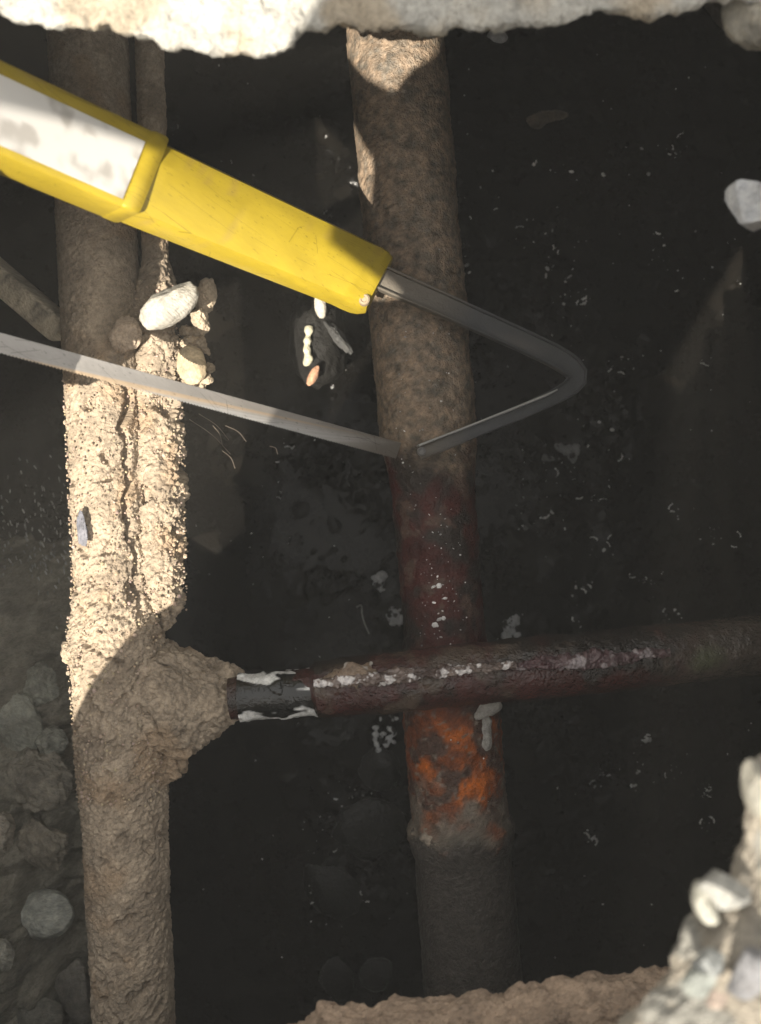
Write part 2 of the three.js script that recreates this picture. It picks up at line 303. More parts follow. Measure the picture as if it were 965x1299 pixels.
// ------------------------------------------------------------------ left pipe, thick with sandy crust
const LD = 0.62;
{
  const t = thing('crusted_pipe', 'thick pipe caked in pale sandy crust, sunlit below the saw blade, on the left', 'pipe');
  const y0 = -140, y1 = 1440, axis = (y) => 122 + 0.047 * (y - 280);
  const R0 = S(50, LD), py = (tt) => y0 + (y1 - y0) * tt;
  const sandCol = (p, y) => {
    const c = mul(SAND, 1 + 0.24 * fbm(p, 60) - 0.12 * billow(p, 260, 6) + 0.2 * nz(p, 420, 3));
    return mix(mix(c, [0.36, 0.24, 0.14], 0.5 * sm(0.15, 0.5, fbm(p, 22, 8))), [0.24, 0.19, 0.14], 0.6 * sm(0.2, 0.5, fbm(p, 36, 17)));
  };
  const tab = [[-140, 1], [440, 1], [480, 0.97], [740, 0.98], [800, 1.18], [850, 1.17], [930, 1.13], [1000, 1.1], [1100, 1.07], [1440, 1]];
  const body = pipe(P(axis(y0), y0, LD), P(axis(y1), y1, LD), (tt) => R0 * lerpTable(tab, py(tt)),
    (p, tt, th) => { const y = py(tt), k = lerpTable([[380, 0.35], [500, 0.8], [700, 1], [760, 1.3], [1000, 1.2], [1100, 0.8], [1300, 0.7]], y);
      let d = crust(p, 0.001 * k) + 0.0017 * k * grains(p, 350) + 0.0015 * k * grains(p, 580) - 0.0016 * k;
      d -= 0.006 * sm(470, 520, y) * sm(800, 740, y) * sm(0.13, 0.02, Math.abs(th - 0.92 - 0.5 * nz(p, 26, 2) - 0.25 * nz(p, 90, 4)));          // the crack beside the second lobe
      d -= 0.0035 * sm(0.32, 0.5, nz(p, 95, 12)) * sm(460, 520, y);                       // pits
      return d - 0.0022 * cracks(p, 30, 0.06, 7) * sm(700, 780, y); },
    (p, tt) => sandCol(p, py(tt)), 1200, 210);
  mesh('pipe_body', body, matte(0.95, 0.0012), t);
  // second lobe of crust on the right flank
  const ya = -140, yb = 800, rx = (y) => lerpTable([[-140, 184], [280, 190], [350, 198], [600, 207], [800, 210]], y), RD = 0.619;
  const ridge = pipe(P(rx(ya), ya, RD), P(rx(yb), yb, RD), (tt) => { const y = ya + (yb - ya) * tt; return S(lerpTable([[-140, 18], [330, 18], [370, 30], [720, 31], [770, 24], [800, 8]], y), RD); },
    (p, tt, th) => { const y = ya + (yb - ya) * tt, k = lerpTable([[330, 0.3], [380, 1.2], [800, 1.5]], y) * (1 + 0.5 * sm(0.3, 1.2, th)); return crust(p, 0.0016 * k, 20) + 0.0022 * k * grains(p, 230) + 0.0015 * k * grains(p, 450) - 0.0018 * k - 0.006 * sm(0.25, 0.45, nz(p, 55, 3)) * sm(350, 420, y); },
    (p, tt) => { const y = ya + (yb - ya) * tt; return sandCol(p, y); }, 760, 140);
  mesh('crust_ridge', ridge, matte(0.95, 0.0012), t);
  // the lump of crust round the branch
  const L = [[165, 895, 66, 0.612], [200, 880, 62, 0.61], [225, 905, 52, 0.612], [235, 870, 36, 0.612], [262, 890, 40, 0.612], [285, 885, 34, 0.612], [150, 830, 44, 0.612], [180, 960, 42, 0.615], [210, 965, 28, 0.615], [108, 830, 24, 0.614], [98, 828, 15, 0.61], [212, 828, 18, 0.62], [238, 838, 14, 0.615], [262, 852, 14, 0.614], [290, 862, 12, 0.612], [255, 928, 14, 0.614]]
    .map(([x, y, r, d]) => [P(x, y, d + 0.012), [S(r, d), S(Math.min(r, 60), d) * 0.92, S(r, d)]]);
  const tee = blob(L, 150, 0.003, (p) => 0.0035 * fbm(p, 55, 8) + crust(p, 0.0018, 33) + 0.0026 * grains(p, 230) + 0.002 * grains(p, 440) - 0.002 - 0.003 * cracks(p, 38, 0.07, 19), (p) => {
    return mul(sandCol(p, 0), 0.95 + 0.2 * fbm(p, 90, 4)); });
  mesh('branch_crust', tee, matte(0.95, 0.0014), t);
  // bluish scrape of old paint on the left flank
  const flake = stone(P(104, 672, LD - 0.026), [0.0045, 0.0018, 0.011], { turn: [0, 0.1, 0.7], rough: 0.12, col: [0.2, 0.2, 0.23] });
  mesh('paint_patch', flake, matte(0.6, 0.0005), t).userData.label = 'bluish grey patch on the left flank of the pipe';
  // loose grains stuck to the crust
  const N = 1500, gi = new THREE.InstancedMesh(new THREE.IcosahedronGeometry(1, 0), new THREE.MeshStandardMaterial({ color: new THREE.Color().setRGB(...SAND), roughness: 0.95 }), N);
  const M = new THREE.Matrix4(), q = new THREE.Quaternion();
  for (let i = 0; i < N; i++) {
    const onRidge = rnd() < 0.4, y = onRidge ? rr(360, 780) : rr(480, 1010), th = rr(-1.5, 1.5);
    const cx = onRidge ? rx(y) : axis(y), d = onRidge ? RD : LD, r = onRidge ? S(27, RD) : R0 * lerpTable(tab, y) , c = P(cx, y, d);
    c.x += Math.sin(th) * (r + 0.0006); c.y += Math.cos(th) * (r + 0.0006);
    const s = rr(0.0004, 0.0009) * (rnd() < 0.06 ? 1.8 : 1);
    q.setFromEuler(new THREE.Euler(rr(0, 6), rr(0, 6), rr(0, 6))); M.compose(c, q, V(s * rr(0.7, 1.3), s * rr(0.7, 1.2), s)); gi.setMatrixAt(i, M);
    gi.setColorAt(i, new THREE.Color().setRGB(...mul([1, rr(0.9, 1.05), rr(0.85, 1.1)], rr(0.7, 1.15))));
  }
  gi.name = 'sand_grain'; gi.castShadow = gi.receiveShadow = true; gi.userData.kind = 'stuff'; t.add(gi);
}

// ------------------------------------------------------------------ middle pipe, rusty, passing under the crosswise one
const MD = 0.68;
{
  const t = thing('rusty_pipe', 'rusty mud-stained pipe in the middle, passing under the dark red crosswise pipe', 'pipe');
  const y0 = -190, y1 = 1470, ax = (y) => 501 + 0.0822 * (y - 40), py = (tt) => y0 + (y1 - y0) * tt;
  const rad = [[-190, 62], [560, 63], [590, 58], [625, 52], [800, 51], [895, 60], [1035, 60], [1048, 66], [1062, 67], [1085, 62], [1470, 65]];
  const mudMask = (p, y) => clamp(sm(610, 560, y + 30 * fbm(p, 40)) + sm(1040, 1062, y + 22 * fbm(p, 50)));
  const geo = pipe(P(ax(y0), y0, MD), P(ax(y1), y1, MD), (tt) => S(lerpTable(rad, py(tt)), MD),
    (p, tt) => { const y = py(tt), m = mudMask(p, y), collar = sm(1030, 1046, y) * sm(1080, 1056, y), top = sm(620, 600, y), rust = sm(890, 910, y) * sm(1050, 1030, y);
      return m * (crust(p, 0.0009, 9) + 0.0008 * grains(p, 380)) + top * 0.0007 * crust(p, 1, 14) + collar * (0.0014 + crust(p, 0.0018, 3)) + rust * (0.0007 * fbm(p, 90) + 0.0009 * grains(p, 420)) + 0.0003 * nz(p, 200) + (1 - m) * (0.0016 * Math.max(0, nz(p, 150, 21) - 0.05) + 0.0007 * fbm(p, 60, 4)); },
    (p, tt, th) => {
      const y = py(tt), m = mudMask(p, y);
      let mud = mul([0.115, 0.1, 0.08], 1 + 0.4 * fbm(p, 70) + 0.45 * nz(p, 330) + 0.25 * nz(p, 600));
      mud = mix(mud, [0.2, 0.18, 0.15], 0.8 * sm(0.28, 0.45, nz(p, 240, 3) + 0.2 * nz(p, 60)));
      mud = mix(mud, mul([0.4, 0.29, 0.2], 1 + 0.25 * fbm(p, 110)), clamp(0.42 + 0.55 * fbm(p, 170, 30) + 0.22 * nz(p, 45, 5) + 0.25 * nz(p, 420, 8)) * sm(640, 600, y));   // flakes of dry sandy crust
      mud = mix(mud, mul([0.07, 0.06, 0.052], 1 + 0.5 * nz(p, 300)), sm(1040, 1060, y));
      let red = mul([0.062, 0.013, 0.01], 1 + 0.5 * fbm(p, 60));
      red = mix(red, [0.03, 0.022, 0.018], sm(-0.1, 0.35, fbm(p, 34, 13) + 0.05)); red = mix(red, [0.1, 0.06, 0.045], sm(0.25, 0.5, fbm(p, 70, 11)));
      const rustTone = mix([0.2, 0.055, 0.018], [0.6, 0.15, 0.018], sm(-0.1, 0.75, 0.8 * fbm(p, 44, 2) + 0.05));
      let rust = mix(rustTone, [0.085, 0.045, 0.032], sm(-0.12, 0.25, fbm(p, 62, 4)));
      rust = mix(rust, [0.26, 0.21, 0.17], 0.8 * sm(0.3, 0.5, nz(p, 260, 6) + 0.2 * nz(p, 50))); rust = mul(rust, 1 + 0.5 * nz(p, 420, 2) + 0.3 * nz(p, 150, 7));
      red = mix(red, rust, sm(880, 905, y));
      const ringed = sm(985, 1040, y + 60 * fbm(p, 36)) * sm(1066, 1054, y);
      red = mix(red, mul([0.2, 0.165, 0.13], 1 + 0.5 * fbm(p, 100)), ringed);
      return mix(red, mul(mud, 1), m);
    }, 820, 130);
  mesh('pipe_body', geo, matte(0.5, 0.0013, { specularIntensity: 0.5 }), t);
  // wet glints put in as white flecks, most along the red stretch
  const nf = 150, im = new THREE.InstancedMesh(new THREE.IcosahedronGeometry(1, 0), new THREE.MeshStandardMaterial({ color: 0xffffff, roughness: 0.3 }), nf), M = new THREE.Matrix4(), q = new THREE.Quaternion();
  for (let i = 0; i < nf; i++) {
    const big = i < 12, y = big ? rr(730, 812) : rnd() < 0.5 ? rr(640, 815) : rr(330, 1010), th = big ? rr(-0.3, 0.05) : rr(-0.75, 0.6), c = P(ax(y), y, MD), r = S(lerpTable(rad, y), MD) + 0.0003, s = big ? rr(0.0008, 0.0022) : rr(0.00025, 0.0007);
    c.x += Math.sin(th) * r; c.y += Math.cos(th) * r; q.setFromEuler(new THREE.Euler(rr(0, 1), rr(0, 6), rr(0, 1))); M.compose(c, q, V(s, s * 0.5, s * rr(0.6, 1.8))); im.setMatrixAt(i, M); im.setColorAt(i, new THREE.Color().setRGB(...mul([1, 0.97, 0.95], big ? rr(0.6, 0.9) : rr(0.15, 0.8))));
  }
  im.name = 'glint_flecks'; im.castShadow = im.receiveShadow = true; im.userData.kind = 'stuff'; t.add(im);
  // lip of crust round the joint
  const lip = pipe(P(ax(1034), 1034, MD), P(ax(1066), 1066, MD), (tt, th) => S(61, MD) + 0.0042 * Math.sin(Math.PI * tt) * clamp(0.55 + 1.6 * fbm(V(th * 0.02, 0.2, 0), 60) - 0.25 * Math.sin(th)),
    (p) => crust(p, 0.0022, 44) + 0.0022 * grains(p, 300) - 0.001, (p) => mix(mul([0.27, 0.225, 0.175], 1 + 0.5 * fbm(p, 100) + 0.4 * nz(p, 380)), [0.06, 0.05, 0.038], sm(-0.15, 0.25, fbm(p, 60, 5))), 30, 200);
  mesh('joint_crust', lip, matte(0.9, 0.001), t);
}

// ------------------------------------------------------------------ crosswise pipe
const CD = 0.612;
{
  const t = thing('red_pipe', 'dark red crosswise pipe joining the crusted left pipe to the right edge', 'pipe');
  const A = P(292, 886, CD), B = P(1180, 796, CD), ll = 888, px = (tt) => 292 + ll * tt;
  const rad = [[292, 26], [306, 27], [395, 28], [402, 35], [450, 37], [700, 39], [1180, 37]];
  const streak = (p, th) => fbm(p, 55, 3) + 0.5 * Math.cos(2 * th);
  const geo = pipe(A, B, (tt) => S(lerpTable(rad, px(tt)), CD),
    (p, tt, th) => { const x = px(tt); return 0.0003 * nz(p, 140) + 0.0006 * fbm(p, 30) + (x > 398 ? 0.0011 * Math.max(0, fbm(p, 60, 2)) + 0.0006 * nz(p, 110, 6) : 0); },
    (p, tt, th) => {
      const x = px(tt);
      let c = mix(mul([0.052, 0.014, 0.012], 1 + 0.5 * fbm(p, 40)), [0.022, 0.017, 0.014], sm(-0.05, 0.4, fbm(p, 30, 14)));
      c = mix(c, [0.085, 0.06, 0.045], sm(0.1, 0.5, fbm(p, 36, 9)));
      c = mix(c, mul([0.075, 0.058, 0.046], 1 + 0.3 * fbm(p, 90)), sm(800, 900, x + 40 * fbm(p, 30)));
      c = mix(c, [0.085, 0.1, 0.05], 0.7 * sm(0, 1, 1 - Math.hypot((x - 880) / 32, (th - 0.05) / 0.7) + 0.4 * fbm(p, 60)));
      return c;
    }, 760, 110);
  mesh('pipe_body', geo, matte(0.2, 0.0012, { specularIntensity: 1 }), t);
  // short bare length next to the branch, sky reflection painted as white streaks
  const sl = pipe(P(304, 885, CD), P(402, 878, CD), (tt) => S(29.5 - 0.4 * Math.sin(tt * 9), CD),
    (p, tt, th) => 0.0009 * sm(0.1, 0.4, fbm(p, 60, 3) + 0.4 * Math.abs(Math.sin(th)) - 0.2) + 0.0002 * nz(p, 200),
    (p, tt, th) => { const w = sm(0.05, 0.2, fbm(V(p.x * 0.6, p.y, p.z * 1.4), 62, 3) + 0.7 * Math.abs(Math.sin(th)) - 0.4 - 0.25 * sm(0.55, 1, tt) * Math.max(0, Math.sin(th)));
      return mix([0.01, 0.0105, 0.0105], mul([0.74, 0.74, 0.72], 1 + 0.2 * fbm(p, 120)), w); }, 120, 120);
  mesh('painted_reflection_sleeve', sl, matte(0.16, 0.0005), t);
  // a crusty bead running along the top, wet highlights painted pale into it
  const bead = (x0, x1, yA, yB, r, wet, cols, o) => pipe(P(x0, yA, CD - 0.0215), P(x1, yB, CD - 0.0225), (tt) => r * Math.pow(Math.sin(Math.PI * clamp(tt, 0.02, 0.98)), 0.35),
    (p, tt) => crust(p, 0.0026, o) + 0.002 * nz(p, 120, o) - 0.0004 + 0.0018 * grains(p, 380), (p) => mix(mix(cols[0], cols[1], sm(-0.3, 0.3, fbm(p, 70, o))), cols[2], sm(0.06, 0.26, fbm(p, 130, o + 4))), 260, 50);
  mesh('crust_highlight_bead', bead(398, 655, 868, 843, 0.0054, 1, [[0.07, 0.045, 0.038], [0.19, 0.145, 0.125], [0.68, 0.64, 0.63]], 5), matte(0.22, 0.0008), t);
  mesh('crust_highlight_bead', bead(640, 850, 846, 829, 0.005, 1, [[0.075, 0.035, 0.04], [0.1, 0.06, 0.065], [0.3, 0.26, 0.27]], 15), matte(0.4, 0.0008), t);
  const spl = [[440, 856, 9], [452, 852, 9], [430, 860, 8], [464, 857, 7], [444, 846, 7]].map(([x, y, r]) => [P(x, y, CD - 0.0205), [S(r, CD) * 1.2, 0.003, S(r, CD)]]);
  for (let i = 0; i < 26; i++) {
    const a = rr(0, 6.3), l = rr(12, 34) * (0.6 + 0.4 * Math.abs(Math.cos(a))), w = rr(2.2, 4);
    for (let q = 0.35; q <= 1; q += 0.16) { const x = 445 + Math.cos(a) * l * q, y = 855 + Math.sin(a) * l * q * 0.8, h = Math.cos(clamp((y - 868) / 37, -1, 1) * 1.3); spl.push([P(x, y, CD - 0.0022 - 0.0172 * h), [S(w, CD) * (1.3 - 0.6 * q), 0.0022, S(w, CD) * (1.3 - 0.6 * q)]]); }
  }
  mesh('mud_splat', blob(spl, 76, 0.0007, (p) => crust(p, 0.0012, 51) + 0.0013 * grains(p, 420), (p) => mix(mul([0.23, 0.165, 0.115], 1 + 0.3 * fbm(p, 100)), [0.5, 0.46, 0.42], sm(0.25, 0.4, nz(p, 160, 2)))), matte(0.55, 0.001), t);
}

// ------------------------------------------------------------------ the saw
const sawD = (px) => (px > 480 ? 0.622 + (px - 480) * 0.00004 : 0.622 + (px - 480) * 0.000315);
{
  const t = thing('hacksaw', 'yellow hacksaw with a white label and grey bent front frame laid across the pipes', 'hacksaw');
  const PS = (px, py, dd = 0) => P(px, py, sawD(px) + dd);
  // casing: from the photo's two edges
  const topE = (x) => lerpTable([[-300, -46], [0, 92], [200, 183], [500, 325]], x), botE = (x) => lerpTable([[-300, 85], [0, 209], [180, 285], [440, 388], [500, 412]], x);
  const st = (x, grow = 1, lift = 0, sh = 1) => {
    // the casing's cross direction leans: take the matching lower edge point
    const a = PS(x, topE(x)), xb = x - 38, b = PS(xb, botE(xb)), c = a.clone().add(b).multiplyScalar(0.5), ac = a.clone().sub(b), h = ac.length() / 2; ac.normalize();
    const tang = PS(x + 10, topE(x + 10)).sub(a).normalize(), u = tang.clone().cross(ac).normalize(); if (u.y < 0) u.negate();
    ac.addScaledVector(u, -ac.dot(u)).normalize();
    return { c: c.addScaledVector(u, lift), a: ac, u, sa: h * grow, su: 0.0125 * sh };
  };
  const yellow = new THREE.MeshPhysicalMaterial({ vertexColors: true, map: scuffs, roughness: 0.4, clearcoat: 0.2, clearcoatRoughness: 0.35 });
  const ycol = (p) => { const n = fbm(p, 45, 3), d = sm(0.42, 0.6, fbm(p, 130, 8)); return mix(mul([0.4, 0.295, 0.022], 1 + 0.06 * n), [0.3, 0.2, 0.06], 0.45 * d); };
  const profFlat = roundRect(1, 1, 0.16), profFacet = [[0.97, -0.7], [1, -0.5], [1, 0.35], [0.96, 0.55], [0.86, 0.78], [0.36, 1.02], [0.3, 1.03], [-0.72, 0.86], [-0.9, 0.7], [-0.98, 0.4], [-0.98, -0.7], [-0.8, -0.95], [0.8, -0.95]];
  const rangeX = (a, b, n) => Array.from({ length: n + 1 }, (_, i) => a + ((b - a) * i) / n);
  const gA = sweep(rangeX(-300, 196, 24).map((x) => st(x, 1)), profFlat);
  const endScale = (x) => (x > 482 ? Math.sqrt(Math.max(0.02, 1 - Math.pow((x - 482) / 19, 2))) * 0.15 + 0.85 : 1);
  const gB = sweep(rangeX(180, 500, 40).map((x) => st(x, 0.985 * endScale(x), -0.0008, x > 492 ? 0.8 : 1)), profFacet);
  const rim = sweep([178, 182, 196, 200].map((x, i) => st(x, i === 0 || i === 3 ? 0.99 : 1.012, 0.0003, i === 0 || i === 3 ? 0.99 : 1.06)), profFlat);
  const yg = mergeGeometries([gA, gB, rim].map((g) => { g.deleteAttribute('uv'); return g; }));
  const cn = yg.attributes.normal.clone(); finish(yg, () => 0, ycol); yg.setAttribute('normal', cn);
  mesh('casing', yg, yellow, t);
  // rear grip outside the frame: down from the casing to the blade
  // white label on the flat upper face
  const lw = 30, lab = loft(60, 20, (u, v) => { const s = st(-150 + 325 * u), p = s.c.clone().addScaledVector(s.u, s.su + 0.0004); return p.addScaledVector(s.a, s.sa * (-0.86 + 1.5 * v)); },
    (u, v, p) => mix([0.62, 0.605, 0.58], [0.4, 0.38, 0.355], sm(0.0, 0.4, fbm(p, 42, 12) + 0.3 * nz(p, 160))));
  mesh('label_sticker', lab, new THREE.MeshPhysicalMaterial({ vertexColors: true, roughness: 0.45, side: THREE.DoubleSide }), t);
  // front frame: bar that leaves the casing, bends and comes back to the blade
  const steel = new THREE.MeshPhysicalMaterial({ vertexColors: true, map: scuffs, roughness: 0.62, metalness: 0.1, bumpMap: grainBump, bumpScale: 0.00025 });
  const bar = (path, prof, colf) => {
    const n = path.length, stn = path.map(([x, y, w, hgt], i) => {
      const a = path[Math.max(0, i - 1)], b = path[Math.min(n - 1, i + 1)], tg = PS(b[0], b[1]).sub(PS(a[0], a[1])).normalize();
      const u = V(0, 1, 0).addScaledVector(tg, -tg.y).normalize(), ac = u.clone().cross(tg).normalize();
      return { c: PS(x, y), a: ac, u, sa: S(w * 0.78, 0.62) / 2, su: hgt / 2 };
    });
    const g = sweep(stn, prof, prof !== sProf), nn = g.attributes.normal.clone(); finish(g, () => 0, colf); g.setAttribute('normal', nn); return g;
  };
  const sProf = [[1, -0.9], [1, 0.9], [0.96, 1], [0.86, 1], [0.8, 0.92], [0.78, 0.2], [-0.78, 0.2], [-0.8, 0.92], [-0.86, 1], [-0.96, 1], [-1, 0.9], [-1, -0.9]];
  const upCol = (p) => { const x = p.x; const dust = sm(0.056, 0.03, x + 0.006 * fbm(p, 60)); return mix(mix(mul([0.036, 0.037, 0.04], 1 + 0.4 * fbm(p, 60)), [0.13, 0.115, 0.095], 0.8 * sm(0.1, 0.45, fbm(p, 75, 14))), mul([0.12, 0.103, 0.082], 1 + 0.35 * fbm(p, 110)), dust); };
  mesh('front_frame', bar([[455, 340, 40, 0.008], [500, 360, 40, 0.008], [560, 386, 38, 0.008], [600, 404, 37, 0.008], [660, 431, 36, 0.008], [700, 450, 36, 0.008], [714, 458, 36, 0.008], [725, 466, 35, 0.008], [731, 474, 34, 0.008], [731, 483, 32, 0.008], [724, 491, 29, 0.008], [713, 498, 27, 0.008], [700, 505, 25, 0.008], [660, 523, 24, 0.008], [600, 547, 23, 0.008], [556, 566, 22, 0.008], [532, 575, 20, 0.008]], sProf, upCol), steel, t);
  mesh('frame_edge', bar([[530, 568, 4, 0.004], [600, 541, 4, 0.004], [690, 505, 5, 0.004], [704, 498, 3, 0.004]].map(([x, y, w, h]) => [x, y - 2, w, 0.013]), roundRect(1, 1, 0.4), (p) => mul([0.3, 0.3, 0.29], 1 + 0.4 * fbm(p, 90))), steel, t);  // pale strip along the lower arm, an edge highlight put into the colour
  // screw head at the casing's end, pin for the blade
  const screw = (px, py, r, lift, c) => { const g = new THREE.CylinderGeometry(r, r * 1.1, 0.004, 20); g.translate(0, 0, 0); const sl = new THREE.TorusGeometry(r * 0.7, r * 0.22, 8, 20); sl.rotateX(Math.PI / 2); sl.translate(0, 0.002, 0); const m = mergeGeometries([g.toNonIndexed(), sl.toNonIndexed()]); const p = PS(px, py); m.translate(p.x, p.y + lift, p.z); const nn = m.attributes.normal.clone(); finish(m, () => 0, () => c); m.setAttribute('normal', nn); return m; };
  mesh('screw', screw(462, 384, 0.0034, 0.0085, [0.32, 0.25, 0.17]), steel, t);
  mesh('blade_pin', screw(534, 573, 0.0026, 0.0035, [0.13, 0.125, 0.12]), steel, t);
  // blade with fine teeth on its lower edge
  const b0 = P(-170, 388, 0.49), b1 = P(505, 571, 0.623), L = b0.distanceTo(b1), wdt = 0.0049, sh = new THREE.Shape();
  sh.moveTo(0, wdt); sh.lineTo(L, wdt); sh.lineTo(L, -wdt);
  const nT = Math.round(L / 0.0018);
  for (let i = nT; i > 0; i--) { sh.lineTo(((i - 0.15) / nT) * L, -wdt - 0.0008); sh.lineTo(((i - 1) / nT) * L, -wdt); }
  const bg = new THREE.ExtrudeGeometry(sh, { depth: 0.0008, bevelEnabled: false });
  const tg = b1.clone().sub(b0).normalize(), up = V(0.06, 1, 0.25).addScaledVector(tg, -V(0.06, 1, 0.25).dot(tg)).normalize(), acr = up.clone().cross(tg).normalize(); if (acr.z > 0) acr.negate();
  const bn = tg.clone().cross(acr);
  bg.applyMatrix4(new THREE.Matrix4().makeBasis(tg, acr, bn).setPosition(b0));
  const nn = bg.attributes.normal.clone();
  finish(bg, () => 0, (p) => { const x = p.x; let c = mul([0.34, 0.33, 0.32], 1 + 0.2 * nz(V(p.x * 0.15, p.y, p.z), 300) + 0.15 * fbm(p, 40)); c = mix(c, [0.5, 0.36, 0.22], 0.8 * sm(-0.2, -0.17, x) * sm(-0.115, -0.15, x + 0.01 * fbm(p, 50))); return mix(c, [0.16, 0.14, 0.12], sm(-0.05, 0.0, x)); });  // orange glow off the sunlit pipe painted as peach tint; right end darker
  bg.setAttribute('normal', nn);
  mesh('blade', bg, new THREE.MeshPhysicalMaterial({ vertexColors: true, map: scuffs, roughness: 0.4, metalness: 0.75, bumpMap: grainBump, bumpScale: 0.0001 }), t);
}

// ------------------------------------------------------------------ loose things on and beside the pipes
{ // flat bar whose end leans on the left pipe
  const a = P(-90, 275, 0.63), b = P(84, 424, 0.63), tg = b.clone().sub(a).normalize(), u = V(-0.25, 1, 0.3).addScaledVector(tg, -V(-0.25, 1, 0.3).dot(tg)).normalize(), ac = u.clone().cross(tg);
  const L = a.distanceTo(b), n = 40, prof = roundRect(1, 1, 0.3);
  const g = sweep(Array.from({ length: n + 1 }, (_, i) => { const q = i / n, e = q > 0.93 ? Math.sqrt(Math.max(0.03, 1 - Math.pow((q - 0.93) / 0.07, 2))) : 1; return { c: a.clone().lerp(b, q), a: ac, u, sa: 0.0085 * (0.5 + 0.5 * e), su: 0.007 * (0.4 + 0.6 * e) }; }), prof);
  const nn = g.attributes.normal.clone(); finish(g, () => 0, (p) => mix(mul([0.52, 0.45, 0.34], 1 + 0.4 * fbm(p, 60)), [0.22, 0.2, 0.16], sm(0.1, 0.5, fbm(p, 110, 3)))); g.setAttribute('normal', nn);
  single('wooden_stake', 'grey-brown dusty stake sloping from the left edge down to the left pipe', 'stake', g, matte(0.9, 0.0012));
}
single('white_stone', 'smooth elongated whitish stone lying on top of the left pipe crust', 'stone', stone(P(214, 388, 0.582), [0.0195, 0.0108, 0.0105], { turn: [0, 0.6, 0.1], cuts: 5, cut: [0.68, 0.88], rough: 0.045, col: [0.5, 0.465, 0.4], vary: 0.35 }), matte(0.75, 0.0009));
single('sun_patch_clod', 'small pointed clod in a paler colour standing for a sunlit patch on the left pipe', 'clod', stone(P(160, 424, 0.594), [0.009, 0.005, 0.011], { turn: [0, -0.5, 0], cuts: 7, rough: 0.1, col: [0.5, 0.39, 0.29] }), matte(0.9, 0.001));  // sunlit patch of the pipe, put in as a paler lump
{
  const L = [[262, 362, 9], [264, 376, 10], [258, 390, 10], [252, 402, 11], [258, 415, 10], [250, 422, 9], [256, 436, 9], [264, 446, 7], [266, 465, 7], [262, 480, 8], [244, 372, 9], [236, 420, 8], [240, 434, 8], [230, 440, 8], [250, 484, 10], [238, 488, 8]].map(([x, y, r], i) => [P(x, y, 0.617 + 0.004 * (i % 3)), S(r, 0.61)]);
  single('rubble_clump', 'ragged clump of pale crumbly rubble clinging right of the left pipe', 'rubble', blob(L, 90, 0.0016, (p) => crust(p, 0.0018, 61) + 0.0009 * billow(p, 430, 4), (p) => mul([0.46, 0.37, 0.27], 1 + 0.3 * fbm(p, 90))), matte(0.95, 0.0012));
}
single('tan_stone', 'flat tan stone caught under the rubble clump just above the blade', 'stone', stone(P(243, 462, 0.606), [0.0085, 0.005, 0.013], { turn: [0, 0.1, -0.2], cuts: 6, rough: 0.05, col: [0.52, 0.41, 0.27] }), matte(0.8, 0.0006));

{ // three pale pebbles and a grey shard in the water, above the blade
  const d = 0.765;
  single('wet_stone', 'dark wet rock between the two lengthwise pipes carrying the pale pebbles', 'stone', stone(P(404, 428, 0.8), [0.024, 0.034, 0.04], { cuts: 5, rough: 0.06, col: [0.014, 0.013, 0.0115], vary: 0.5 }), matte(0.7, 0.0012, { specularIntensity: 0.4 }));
  single('white_pebble', 'slim white pebble right below the yellow casing', 'pebble', stone(P(406, 388, d), [0.0045, 0.004, 0.0095], { turn: [0, 0.15, 0], cuts: 6, col: [0.66, 0.6, 0.5] }), matte(0.8, 0.0005));
  single('knobbly_pebble', 'long knobbly cream pebble standing between the left and middle pipes', 'pebble', blob([[392, 418, 7], [390, 432, 6.5], [389, 444, 6.5], [391, 455, 7], [388, 461, 5]].map(([x, y, r]) => [P(x, y, d), S(r, d)]), 50, 0.0012, (p) => crust(p, 0.0008, 5), (p) => mul([0.6, 0.57, 0.42], 1 + 0.2 * fbm(p, 90))), matte(0.85, 0.0006));
  single('orange_pebble', 'small orange-pink pebble, lowest of the pale bits between the pipes', 'pebble', stone(P(397, 477, d), [0.0035, 0.004, 0.0085], { turn: [0, -0.5, 0], cuts: 5, col: [0.6, 0.33, 0.2] }), matte(0.8, 0.0005));
  single('grey_shard', 'thin grey slanting shard beside the knobbly cream pebble', 'shard', stone(P(429, 428, d), [0.0045, 0.004, 0.0165], { turn: [0, 0.62, 0], cuts: 8, rough: 0.12, col: [0.05, 0.049, 0.047] }), matte(0.6, 0.0008));
}
